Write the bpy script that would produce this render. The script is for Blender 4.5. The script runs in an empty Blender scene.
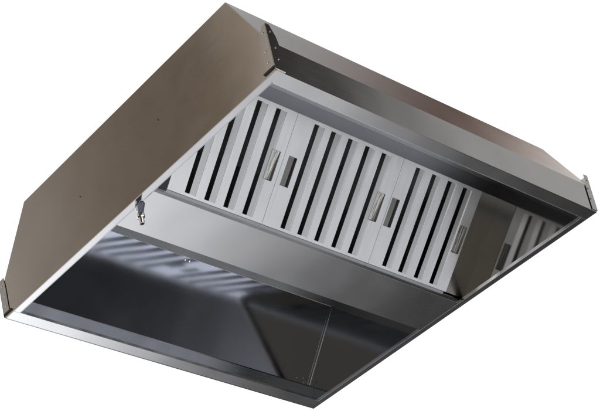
import bpy, bmesh, math, random
from mathutils import Vector, Matrix
random.seed(4)
scene = bpy.context.scene
COL = scene.collection

# ------------------------------------------------------------------ dimensions (metres)
A, B = 2.0, 1.7508            # length (x) and depth (y) of the hood
LIP, H = 0.139, 0.463         # height of the vertical lip and of the whole hood
IN, IF = 0.159, 0.255         # how far the two long sides lean in towards the roof
T = 0.004                     # sheet thickness
ORG = Vector((A/2, B/2, 0.0))  # base of the hood

# ------------------------------------------------------------------ mesh helpers
class MB:
    def __init__(s): s.v = []; s.f = []
    def add(s, vs, fs):
        n = len(s.v); s.v += [Vector(p) for p in vs]; s.f += [[i+n for i in f] for f in fs]; return s
    def prism(s, poly, off):
        """closed polygon (3-D points) swept along the vector off"""
        off = Vector(off); n = len(poly)
        vs = [Vector(p) for p in poly] + [Vector(p)+off for p in poly]
        fs = [list(range(n))[::-1], [i+n for i in range(n)]]
        fs += [[i, (i+1) % n, (i+1) % n+n, i+n] for i in range(n)]
        return s.add(vs, fs)
    def box(s, x0, x1, y0, y1, z0, z1, fr=None):
        P = [(x0,y0,z0),(x1,y0,z0),(x1,y1,z0),(x0,y1,z0)]
        Q = [(x0,y0,z1),(x1,y0,z1),(x1,y1,z1),(x0,y1,z1)]
        vs = [Vector(p) for p in P+Q]
        if fr: vs = [fr(p) for p in vs]
        return s.add(vs, [[3,2,1,0],[4,5,6,7],[0,1,5,4],[1,2,6,5],[2,3,7,6],[3,0,4,7]])
    def tube(s, pts, r, n=14, cap=True):
        """round bar through pts; r a number or one per point"""
        pts = [Vector(p) for p in pts]; rs = r if isinstance(r, (list, tuple)) else [r]*len(pts)
        rings = []
        prev = None
        for i, p in enumerate(pts):
            d = (pts[min(i+1, len(pts)-1)] - pts[max(i-1, 0)])
            if d.length < 1e-9: d = prev or Vector((0,0,1))
            d.normalize(); prev = d
            u = d.orthogonal().normalized() if i == 0 else (U - d*U.dot(d)).normalized()
            U = u; w = d.cross(u)
            rings.append([p + (u*math.cos(2*math.pi*k/n) + w*math.sin(2*math.pi*k/n))*rs[i] for k in range(n)])
        vs = [q for R in rings for q in R]; fs = []
        for i in range(len(pts)-1):
            for k in range(n):
                k2 = (k+1) % n
                fs.append([i*n+k, i*n+k2, (i+1)*n+k2, (i+1)*n+k])
        if cap: fs += [list(range(n))[::-1], [(len(pts)-1)*n+k for k in range(n)]]
        return s.add(vs, fs)
    def build(s, name, mat, parent=None, bevel=0.0, smooth=False):
        bm = bmesh.new()
        vs = [bm.verts.new(p - ORG) for p in s.v]
        for f in s.f:
            try: bm.faces.new([vs[i] for i in f])
            except ValueError: pass
        bmesh.ops.recalc_face_normals(bm, faces=bm.faces)
        if bevel:
            es = [e for e in bm.edges if len(e.link_faces) == 2 and e.calc_face_angle(0) > 0.35]
            bmesh.ops.bevel(bm, geom=es, offset=bevel, segments=2, affect='EDGES', clamp_overlap=True)
        me = bpy.data.meshes.new(name); bm.to_mesh(me); bm.free()
        if smooth:
            for p in me.polygons: p.use_smooth = True
            me.set_sharp_from_angle(angle=math.radians(40))
        me.materials.append(mat)
        o = bpy.data.objects.new(name, me); COL.objects.link(o)
        if parent: o.parent = parent
        return o

# ------------------------------------------------------------------ materials
def steel(name, col, rough, brush=(0.6, 60, 60), rvar=0.05, bump=0.0, aniso=0.0, metallic=1.0, smudge=0.06, wave=0.0, tone=0.95):
    m = bpy.data.materials.new(name); m.use_nodes = True
    nt = m.node_tree; N = nt.nodes; L = nt.links
    b = N['Principled BSDF']
    b.inputs['Metallic'].default_value = metallic
    tc = N.new('ShaderNodeTexCoord')
    mp = N.new('ShaderNodeMapping'); mp.inputs['Scale'].default_value = brush
    L.new(tc.outputs['Object'], mp.inputs['Vector'])
    n1 = N.new('ShaderNodeTexNoise'); n1.inputs['Scale'].default_value = 9; n1.inputs['Detail'].default_value = 5
    L.new(mp.outputs['Vector'], n1.inputs['Vector'])
    n2 = N.new('ShaderNodeTexNoise'); n2.inputs['Scale'].default_value = 3.1; n2.inputs['Detail'].default_value = 6
    n2.inputs['Roughness'].default_value = 0.62
    L.new(tc.outputs['Object'], n2.inputs['Vector'])
    def ramp(src, lo, hi):
        r = N.new('ShaderNodeMapRange'); r.inputs['From Min'].default_value = 0.3; r.inputs['From Max'].default_value = 0.7
        r.inputs['To Min'].default_value = lo; r.inputs['To Max'].default_value = hi
        L.new(src, r.inputs['Value']); return r.outputs['Result']
    ad = N.new('ShaderNodeMath'); ad.operation = 'ADD'
    L.new(ramp(n1.outputs['Fac'], rough-rvar, rough+rvar), ad.inputs[0])
    L.new(ramp(n2.outputs['Fac'], -smudge*0.5, smudge*0.5), ad.inputs[1])
    L.new(ad.outputs[0], b.inputs['Roughness'])
    mx = N.new('ShaderNodeMixRGB'); mx.blend_type = 'MULTIPLY'; mx.inputs['Fac'].default_value = 1
    mx.inputs['Color1'].default_value = (*col, 1)
    cr = N.new('ShaderNodeCombineColor')
    v = ramp(n1.outputs['Fac'], tone, 1.0)
    for k in range(3): L.new(v, cr.inputs[k])
    L.new(cr.outputs[0], mx.inputs['Color2']); L.new(mx.outputs[0], b.inputs['Base Color'])
    if wave:                                   # slight oil-canning of the thin sheet
        wv = N.new('ShaderNodeTexNoise'); wv.inputs['Scale'].default_value = 2.3; wv.inputs['Detail'].default_value = 1
        L.new(tc.outputs['Object'], wv.inputs['Vector'])
        bw = N.new('ShaderNodeBump'); bw.inputs['Strength'].default_value = 1; bw.inputs['Distance'].default_value = wave
        L.new(wv.outputs['Fac'], bw.inputs['Height']); L.new(bw.outputs['Normal'], b.inputs['Normal'])
    if bump:
        bp = N.new('ShaderNodeBump'); bp.inputs['Strength'].default_value = bump; bp.inputs['Distance'].default_value = 0.001
        L.new(n1.outputs['Fac'], bp.inputs['Height'])
        if wave: L.new(bw.outputs['Normal'], bp.inputs['Normal'])
        L.new(bp.outputs['Normal'], b.inputs['Normal'])
    return m

M = dict(
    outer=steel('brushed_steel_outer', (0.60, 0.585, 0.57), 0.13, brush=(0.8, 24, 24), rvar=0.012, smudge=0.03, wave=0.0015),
    rim=steel('brushed_steel_rim', (0.62, 0.625, 0.635), 0.16, brush=(0.8, 24, 24), rvar=0.005, smudge=0.03, wave=0.0015, tone=0.985),
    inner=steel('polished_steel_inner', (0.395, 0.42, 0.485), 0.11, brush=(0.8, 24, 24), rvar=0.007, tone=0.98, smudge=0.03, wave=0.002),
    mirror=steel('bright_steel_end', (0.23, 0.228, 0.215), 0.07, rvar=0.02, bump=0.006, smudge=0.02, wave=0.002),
    filter=steel('satin_steel_filter', (0.76, 0.77, 0.79), 0.42, brush=(26, 0.8, 0.8), rvar=0.03, bump=0.03),
    cup=steel('steel_handle', (0.36, 0.355, 0.34), 0.3, rvar=0.04),
    bolt=steel('zinc_bolt', (0.66, 0.65, 0.62), 0.3),
    valve=steel('chromed_brass', (0.62, 0.60, 0.57), 0.14),
    blank=steel('steel_blank', (0.52, 0.51, 0.485), 0.2, brush=(26, 0.8, 0.8), rvar=0.02, bump=0.01),
    dark=steel('blackout_sheet', (0.03, 0.03, 0.03), 0.7, metallic=0.0),  # blackened so that the filter slits look dark
    lever=steel('grey_blue_lever', (0.12, 0.135, 0.17), 0.4, metallic=0.6),
    channel=steel('satin_steel_channel', (0.74, 0.77, 0.84), 0.24, brush=(0.8, 24, 24), rvar=0.03, wave=0.002),
    rail=steel('dull_steel_rail', (0.22, 0.23, 0.265), 0.2, brush=(1.6, 20, 20), rvar=0.06, tone=0.85),
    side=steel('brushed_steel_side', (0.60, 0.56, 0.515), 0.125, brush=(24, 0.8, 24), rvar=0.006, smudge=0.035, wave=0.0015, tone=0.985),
    roof=steel('dull_steel_roof', (0.62, 0.62, 0.61), 0.45, rvar=0.04),
    black=steel('black_screws_and_shade', (0.02, 0.02, 0.02), 0.6, metallic=0.0),  # black of the small side screws, also stands in for shade
)

# ------------------------------------------------------------------ the hood
hood = bpy.data.objects.new('exhaust_hood', None); COL.objects.link(hood)
hood.location = ORG
hood['label'] = 'large brushed stainless steel kitchen exhaust hood seen from below with slotted baffle filters'
hood['category'] = 'exhaust hood'

# end panels: hexagon outlines
hexa = [(0,0), (0,LIP), (IN,H), (B-IF,H), (B,LIP), (B,0)]
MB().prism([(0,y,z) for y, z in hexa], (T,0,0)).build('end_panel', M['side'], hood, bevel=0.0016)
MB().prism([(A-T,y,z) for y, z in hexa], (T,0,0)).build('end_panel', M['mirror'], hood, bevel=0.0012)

# long sides: upright lip + leaning sheet, folded from one sheet each in the photo; here two parts meeting at the fold
def sheet(pts, th):                       # pts: two (y,z) points outer, th: inward normal offset
    (y0,z0),(y1,z1) = pts
    d = Vector((0,y1-y0,z1-z0)).normalized(); n = Vector((0,d.z,-d.y))*th
    return [Vector((T,y0,z0)), Vector((T,y1,z1)), Vector((T,y1,z1))+n, Vector((T,y0,z0))+n]
LX = A-2*T
MB().prism(sheet([(0.0,0.0),(0.0,LIP)], T), (LX,0,0)).build('fascia', M['outer'], hood)
MB().prism(sheet([(0.0,LIP),(IN,H)], T), (LX,0,0)).build('sloped_panel', M['outer'], hood)
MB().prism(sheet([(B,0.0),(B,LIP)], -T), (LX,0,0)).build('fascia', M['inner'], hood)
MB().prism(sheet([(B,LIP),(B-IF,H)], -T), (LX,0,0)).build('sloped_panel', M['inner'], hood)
# roof with the two spigots' cut-outs left closed
MB().box(T, A-T, IN+0.005, B-IF-0.005, H-T, H-0.0006).build('roof_panel', M['roof'], hood)

# bottom rim: four flanges with an upturned hem on the inner edge
RN, RL, RF, RR = 0.060, 0.038, 0.066, 0.034
def flange(x0,x1,y0,y1, hem):
    m = MB(); m.box(x0,x1,y0,y1,0.0012,0.004)
    hx0,hx1,hy0,hy1 = hem
    m.box(hx0,hx1,hy0,hy1,0.0002,0.016)
    return m
e = 0.003
flange(T,A-T, T,RN-e, (RL,A-RR,RN-e,RN)).build('rim_flange', M['rim'], hood, bevel=0.0006)
flange(T,A-T, B-RF+e,B-T, (RL,A-RR,B-RF,B-RF+e)).build('rim_flange', M['rim'], hood, bevel=0.0006)
flange(T,RL-e, RN-e+0.0004,B-RF+e-0.0004, (RL-e,RL,RN,B-RF)).build('rim_flange', M['rim'], hood, bevel=0.0006)
flange(A-RR+e,A-T, RN-e+0.0004,B-RF+e-0.0004, (A-RR,A-RR+e,RN,B-RF)).build('rim_flange', M['rim'], hood, bevel=0.0006)

# sloping condensate channel along the foot of the far long side
gy, gz = (B-T-0.0012, 0.0180), (B-T-0.026, 0.108)
MB().prism([(T+0.001, gy[0], gy[1]), (T+0.001, gz[0], gz[1]), (T+0.001, gz[0]+0.0025, gz[1]), (T+0.001, gy[0]+0.0008, gy[1]+0.003)], (LX-0.002,0,0)).build('condensate_channel', M['channel'], hood)

# grease trough between the two filter banks
Y0, Y1 = 0.757, 0.997
YM = (Y0+Y1)/2
tr = MB()
tr.prism([(RL+0.0004,Y0,0.0004),(RL+0.0004,Y1,0.0004),(RL+0.0004,Y1,0.0382),(RL+0.0004,Y1-0.003,0.0382),
          (RL+0.0004,Y1-0.003,0.0034),(RL+0.0004,Y0+0.003,0.0034),(RL+0.0004,Y0+0.003,0.0382),(RL+0.0004,Y0,0.0382)],
         (A-RL-RR-0.0008,0,0))
trough = tr.build('grease_trough', M['rim'], hood, bevel=0.0007)

# ---- filter banks
cs = Vector((0, 0.317, 0.342)).normalized()
FL = 0.470
def frame_near(p): return Vector((p.x, 0.747 - p.y*cs.y + -p.z*cs.z, 0.030 + p.y*cs.z - p.z*cs.y))
def frame_far(p):  return Vector((p.x, 2*YM - 0.747 + p.y*cs.y + p.z*cs.z, 0.030 + p.y*cs.z - p.z*cs.y))

def make_filter(fr, u0, u1, slots, cups, fold):
    TH = 0.026
    u0 += 0.0008; u1 -= 0.0008
    m = MB(); bx = lambda a,b,c,d,e_,f: m.box(a,b,c,d,e_,f, fr)
    V0, V1 = 0.012, FL-0.014
    bx(u0,u1,0,V0,-TH,0); bx(u0,u1,V1,FL,-TH,0)
    SL, SR, BV = 0.013, 0.013, 0.049           # slit from -SL to +SR, folded strip on to +BV
    def plate(a, b):                            # flat baffle face, with holes for recessed cups
        cut = sorted(c for c in cups if a-0.03 < c < b+0.03)
        if not cut: bx(a,b,V0,V1,-0.016,0); return
        c = cut[0]; ca, cb = c-0.0245, c+0.0245; va, vb = 0.174, 0.300
        bx(a,b,V0,va,-0.016,0); bx(a,b,vb,V1,-0.016,0)
        if ca > a+1e-4: bx(a,ca,va,vb,-0.016,0)
        if cb < b-1e-4: bx(cb,b,va,vb,-0.016,0)
    x = u0
    for s_ in slots:
        plate(x, s_-SL)
        m.prism([fr(Vector((s_+SR,V0,0.0002))), fr(Vector((s_+BV-0.0005,V0,-fold))), fr(Vector((s_+BV,V0,-0.0006))),
                 fr(Vector((s_+BV,V0,-0.016))), fr(Vector((s_+SR+0.006,V0,-0.0016)))], fr(Vector((0,V1,0)))-fr(Vector((0,V0,0))))
        # the rear half of the labyrinth behind the slit
        x = s_+BV
    plate(x, u1)
    o = m.build('baffle_filter', M['filter'], hood)
    for c in cups:
        right = c > (u0+u1)/2
        h = MB(); ca, cb, va, vb = c-0.0242, c+0.0242, 0.1743, 0.2997
        hb = lambda a,b,c_,dd,e_,f: h.box(a,b,c_,dd,e_,f, fr)
        # sloping floor of the finger cup: deep under the pull edge, running out flush on the other side
        ua, ub = (ca+0.0012, cb-(0.0012 if right else 0.012)); wa, wb = (-0.005, -0.0068) if not right else (-0.005, -0.003)
        dw = 0.015 if right else 0.001
        h.prism([fr(Vector((ua,va,wa-dw))), fr(Vector((ub,va,wb-dw))), fr(Vector((ub,va,wb-dw-0.0012))), fr(Vector((ua,va,wa-dw-0.0012)))],
                fr(Vector((0,vb-va,dw)))-fr(Vector((0,0,0))))
        hb(ca,ca+0.0012,va,vb,-0.021,0.0007)
        if right: hb(cb-0.0012,cb,va,vb,-0.021,0.0007)
        hb(ca+0.0012,cb-0.0012,va,va+0.0012,-0.021,0.0007); hb(ca+0.0012,cb-0.0012,vb-0.0012,vb,-0.021,0.0007)
        if right:                                  # folded wire grip lying in the cup
            for du in (-0.008, 0.006):
                h.tube([fr(Vector((c+du, va+0.004, -0.010))), fr(Vector((c+du, va+0.004, 0.0005))),
                        fr(Vector((c+du, vb-0.004, 0.0005))), fr(Vector((c+du, vb-0.004, -0.010)))], 0.0015, 8)
        h.build('handle', M['cup'], o)
    return o

S1 = [0.216, 0.326, 0.436, 0.547]; S2 = [0.777, 0.881, 0.987, 1.096, 1.203]; S3 = [1.431, 1.540, 1.648, 1.756]
SE = [0.110, 0.657, 1.331, 1.870]
for fr in (frame_near, frame_far):
    fold = 0.0034 if fr is frame_near else 0.014
    make_filter(fr, SE[0], SE[1], S1, [0.155, 0.608], fold)
    make_filter(fr, SE[1], SE[2], S2, [0.708, 1.268], fold)
    make_filter(fr, SE[2], SE[3], S3, [1.365, 1.834], fold)
    m = MB()                                     # blank plates beside the filters and the rail above them
    m.box(T,SE[0],-0.010,FL-0.0005,-0.0045,-0.002,fr); 
    m.build('blank_plate', M['inner'], hood)
    MB().box(SE[3],A-T,0,FL-0.0005,-0.0045,-0.002,fr).build('blank_plate', M['blank'], hood)
    ytop = fr(Vector((0,FL,0)))
    sg = -1 if fr is frame_near else 1
    MB().box(T+0.001,A-T-0.001, min(ytop.y, ytop.y-sg*0.003), max(ytop.y, ytop.y-sg*0.003), ytop.z+0.0006, H-T-0.0005).build('filter_rail', M['rail'], hood)

# black upright sheet added to stop light leaking between the two banks
MB().box(T+0.001, A-T-0.001, YM-0.002, YM+0.002, 0.05, H-T-0.001).build('light_block', M['dark'], hood)
# corner seam between the inside of the far slope and the end wall
p0 = Vector((A-T-0.002, B-0.012, LIP-0.004)); p1 = Vector((A-T-0.002, B-IF-0.006, H-0.012))
MB().tube([p0, p1], 0.0004, 8).build('corner_seam', M['bolt'], hood, smooth=True)
# screws
def screw(p, n, r, par, name='screw', mat='bolt'):
    p = Vector(p); n = Vector(n).normalized()
    return MB().tube([p-n*0.001, p+n*0.0015, p+n*0.003], [r, r, r*0.6], 12).build(name, M[mat], par, smooth=True)
slope_n = Vector((0, -(H-LIP), -IF)).normalized()
def on_far(x, k):                                  # point on the inside of the far leaning sheet, k from fold (0) to roof (1)
    return Vector((x, B-IF*k, LIP+(H-LIP)*k)) + slope_n*T
for x in (0.984, 1.012): screw(on_far(x, 0.97), slope_n, 0.006, hood)
for x, k in ((1.900, 0.05), (1.945, 0.07), (1.958, 0.02)): screw(on_far(x, k), slope_n, 0.0045, hood)
for y, z in ((0.62, 0.245), (1.14, 0.235)): screw((0, y, z), (-1,0,0), 0.003, hood, mat='black')

# ---- corner brackets: angle irons standing past the lip, bolted on
def bracket(cx, cy, sx, sy):
    """cx,cy the corner; sx,sy point from the corner into the hood"""
    tall = (cx == 0.0 and cy == 0.0)
    z0, z1, t = 0.022, (0.222 if tall else 0.196), 0.003
    WX, WY = (0.052, 0.044) if tall else (0.036, 0.040)
    g = 0.0006
    m = MB()
    # leg on the long side (normal y): top corner clipped
    yb = cy - sy*g; pts = [(0-g-t,z0-0.016),(WX,z0-0.016),(WX,z0+0.105),(WX-0.009,z1-0.048),(0.018 if tall else WX-0.012,z1),(0-g-t,z1)]
    m.prism([(cx+sx*a, yb, z) for a, z in pts], (0,-sy*t,0))
    # leg on the end panel (normal x)
    xb = cx - sx*g; pts = [(-g,z0),(WY,z0),(WY,z1-0.060),(0.016 if tall else WY-0.004,z1),(-g,z1)]
    m.prism([(xb, cy+sy*a, z) for a, z in pts], (-sx*t,0,0))
    o = m.build('corner_bracket', M['outer'], hood, bevel=0.0007)
    for z, a in ((0.060,0.026),(0.115,0.024),(z1-0.034,0.014)):
        screw((cx+sx*a, yb-sy*t, z), (0,-sy,0), 0.0045, o, 'bolt')
    for z, a in ((0.052,0.024),(0.105,0.024),(z1-0.034,0.016)):
        screw((xb-sx*t, cy+sy*a, z), (-sx,0,0), 0.0042, o, 'bolt')
    MB().box(min(xb, xb-sx*0.006), max(xb, xb-sx*0.006), min(cy, cy+sy*0.056), max(cy, cy+sy*0.056), 0.0155, 0.0215).build('gap_shade', M['black'], o)  # black strip stands in for the shaded gap below the leg
    return o
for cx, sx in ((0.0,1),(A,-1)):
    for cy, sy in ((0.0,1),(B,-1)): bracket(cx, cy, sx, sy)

# ---- drain valve under the trough
vx, vy = 0.062, 0.876
v = MB()
v.tube([(vx,vy,0.001),(vx,vy,-0.006),(vx,vy,-0.0061),(vx,vy,-0.018)], [0.017,0.017,0.010,0.010], 20)
v.tube([(vx,vy,-0.016),(vx,vy,-0.020),(vx,vy,-0.038),(vx,vy,-0.042)], [0.010,0.017,0.017,0.011], 20)
valve = v.build('drain_valve', M['valve'], hood, smooth=True)
# outlet: open pipe
n_ = MB(); n = 20; z0, z1 = -0.041, -0.070
ro, ri = 0.0115, 0.0088
vs = []; fs = []
for z, r in ((z0,ro),(z1,ro),(z1,ri),(z0,ri)):
    vs += [(vx+r*math.cos(2*math.pi*k/n), vy+r*math.sin(2*math.pi*k/n), z) for k in range(n)]
for i in range(4):
    for k in range(n):
        fs.append([i*n+k, i*n+(k+1)%n, ((i+1)%4)*n+(k+1)%n, ((i+1)%4)*n+k])
n_.add(vs, fs); n_.build('outlet', M['bolt'], valve, smooth=True)
MB().tube([(vx,vy,-0.0425),(vx,vy,-0.062)], 0.0086, 18).build('bore_shade', M['black'], valve)  # black filling stands in for the dark inside of the open pipe
ld = Vector((-0.62,-0.78,0)); lp = Vector((vx,vy,-0.030)); lw = Vector((0.78,-0.62,0))
lv = MB()
lv.tube([lp, lp+ld*0.026], 0.006, 12)
P0 = lp+ld*0.022
lv.prism([P0-lw*0.012+Vector((0,0,0.004)), P0+lw*0.012+Vector((0,0,0.004)), P0+lw*0.015+ld*0.060+Vector((0,0,0.002)), P0+lw*0.007+ld*0.078+Vector((0,0,0.0)),
          P0-lw*0.007+ld*0.078, P0-lw*0.015+ld*0.060+Vector((0,0,0.002))], (0,0,-0.006))
lv.build('lever', M['lever'], valve, bevel=0.0012)

# ------------------------------------------------------------------ camera
cam = bpy.data.cameras.new('camera'); co = bpy.data.objects.new('camera', cam); COL.objects.link(co)
R = Matrix(((0.81765101,-0.56096365,-0.12948598),(-0.09268497,-0.35024187,0.9320623),(-0.56820448,-0.75010027,-0.33836851)))
co.matrix_world = Matrix.Translation((-4.48101654,-3.32955743,-4.44274605)) @ R.transposed().to_4x4()
cam.sensor_fit = 'HORIZONTAL'; cam.sensor_width = 36; cam.lens = 1734.0252809/600*36
cam.shift_x = 347.4005790/600; cam.shift_y = 542.6408094/600
cam.clip_start = 0.1; cam.clip_end = 200
scene.camera = co

# ------------------------------------------------------------------ backdrop, made-up surroundings (world) and an added lamp
w = bpy.data.worlds.new('World'); scene.world = w; w.use_nodes = True
nt = w.node_tree; N = nt.nodes; L = nt.links
bg = N['Background']
tc = N.new('ShaderNodeTexCoord'); sp = N.new('ShaderNodeSeparateXYZ'); L.new(tc.outputs['Generated'], sp.inputs[0])
def mth(op, a, b=None):
    n = N.new('ShaderNodeMath'); n.operation = op
    for i, q in enumerate((a, b)):
        if q is None: continue
        if isinstance(q, (int, float)): n.inputs[i].default_value = q
        else: L.new(q, n.inputs[i])
    return n.outputs[0]
DEG = 180/math.pi
az = mth('MULTIPLY', mth('ARCTAN2', sp.outputs['Y'], sp.outputs['X']), DEG)
el = mth('MULTIPLY', mth('ARCSINE', sp.outputs['Z']), DEG)
def ss(x, lo, hi):
    n = N.new('ShaderNodeMapRange'); n.interpolation_type = 'SMOOTHSTEP'
    n.inputs['From Min'].default_value = lo; n.inputs['From Max'].default_value = hi
    L.new(x, n.inputs['Value']); return n.outputs['Result']
def win(x, a, b, c, d): return mth('MULTIPLY', ss(x,a,b), mth('SUBTRACT', 1.0, ss(x,c,d)))
acc = None
def lobe(col, src, azw, elw):
    """one light patch added for the reflections: a soft-edged window of azimuth and elevation"""
    global acc
    f = mth('MULTIPLY', win(src,*azw), win(el,*elw))
    c = N.new('ShaderNodeMixRGB'); c.inputs['Color1'].default_value = (0,0,0,1); c.inputs['Color2'].default_value = (*col,1)
    L.new(f, c.inputs['Fac'])
    a = N.new('ShaderNodeMixRGB'); a.blend_type = 'ADD'; a.inputs['Fac'].default_value = 1
    if acc is None: a.inputs['Color1'].default_value = (0.028,0.027,0.026,1)
    else: L.new(acc, a.inputs['Color1'])
    L.new(c.outputs[0], a.inputs['Color2']); acc = a.outputs[0]
skew = mth('SUBTRACT', az, mth('MULTIPLY', mth('ADD', el, 34), 2.2))              # the sweep's edge runs slantwise across the floor
LOBES = [  # backdrop aside, unseen light patches made up for the steel's reflections
    ((1.15,1.15,1.15), az, (21.5,24.5,112,140), (2,12,78,88)),        # white backdrop
    ((1.3,1.3,1.33), skew, (31,50,900,901), (-46,-36,-22,-10)),   # white floor sweep to the left
    ((0.7,0.7,0.7), az, (42,49,100,130), (-46,-38,-22,-10)),          # brighter still farther left
    ((2.6,2.62,2.7), az, (-105,-70,-34,-6), (-92,-91,-42,-31)),      # light added from right under the hood, brightens the filters
    ((1.3,1.32,1.38), az, (-40,-28,16,34), (-92,-91,-54,-47)),         # light added from below for the condensate channel
    ((0.36,0.32,0.275), az, (-181,-180,-130,-110), (-50,-40,0,10)),    # brown light added low behind the camera, for the far slope
    ((0.24,0.24,0.245), az, (-47,-41,-10,10), (-40,-30,-5,10)),       # darker floor farther off
    ((0.11,0.08,0.054), az, (120,130,180,181), (0,20,70,80)),         # brown wall on the left
    ((0.85,0.79,0.73), az, (141,147.5,180,181), (10,30,60,75)),         # its lit part
    ((0.47,0.475,0.48), az, (-33.7,-31.5,10,21), (5,20,39,43)),           # grey wall on the right
    ((0.30,0.30,0.30), az, (-20,0,21,23), (43,49,80,88)),             # grey ceiling over it
    ((0.41,0.36,0.335), az, (6,12,21,23), (25,30,39,44)),              # light patch added beside the backdrop, brightens the near slope's right end
    ((0.06,0.022,0.010), az, (2,8,19,22), (38,41,46,49)),              # brown tint added above that patch
]
for l in LOBES: lobe(*l)
L.new(acc, bg.inputs['Color']); bg.inputs['Strength'].default_value = 1.0
w.cycles.sampling_method = 'MANUAL'; w.cycles.sample_map_resolution = 1024

def area(name, loc, target, size, power, col=(1,1,1)):
    ld_ = bpy.data.lights.new(name, 'AREA'); ld_.shape = 'DISK'; ld_.size = size; ld_.energy = power; ld_.color = col
    o = bpy.data.objects.new(name, ld_); COL.objects.link(o); o.location = loc
    o.rotation_euler = (Vector(target)-Vector(loc)).to_track_quat('-Z','Y').to_euler(); return o
area('added_filter_light', (-0.4,-4.2,-4.0), (0.6,0.6,0.2), 1.6, 120)  # unseen lamp added to brighten the filters

scene.view_settings.view_transform = 'Standard'; scene.view_settings.look = 'None'
scene.view_settings.exposure = 0; scene.view_settings.gamma = 1
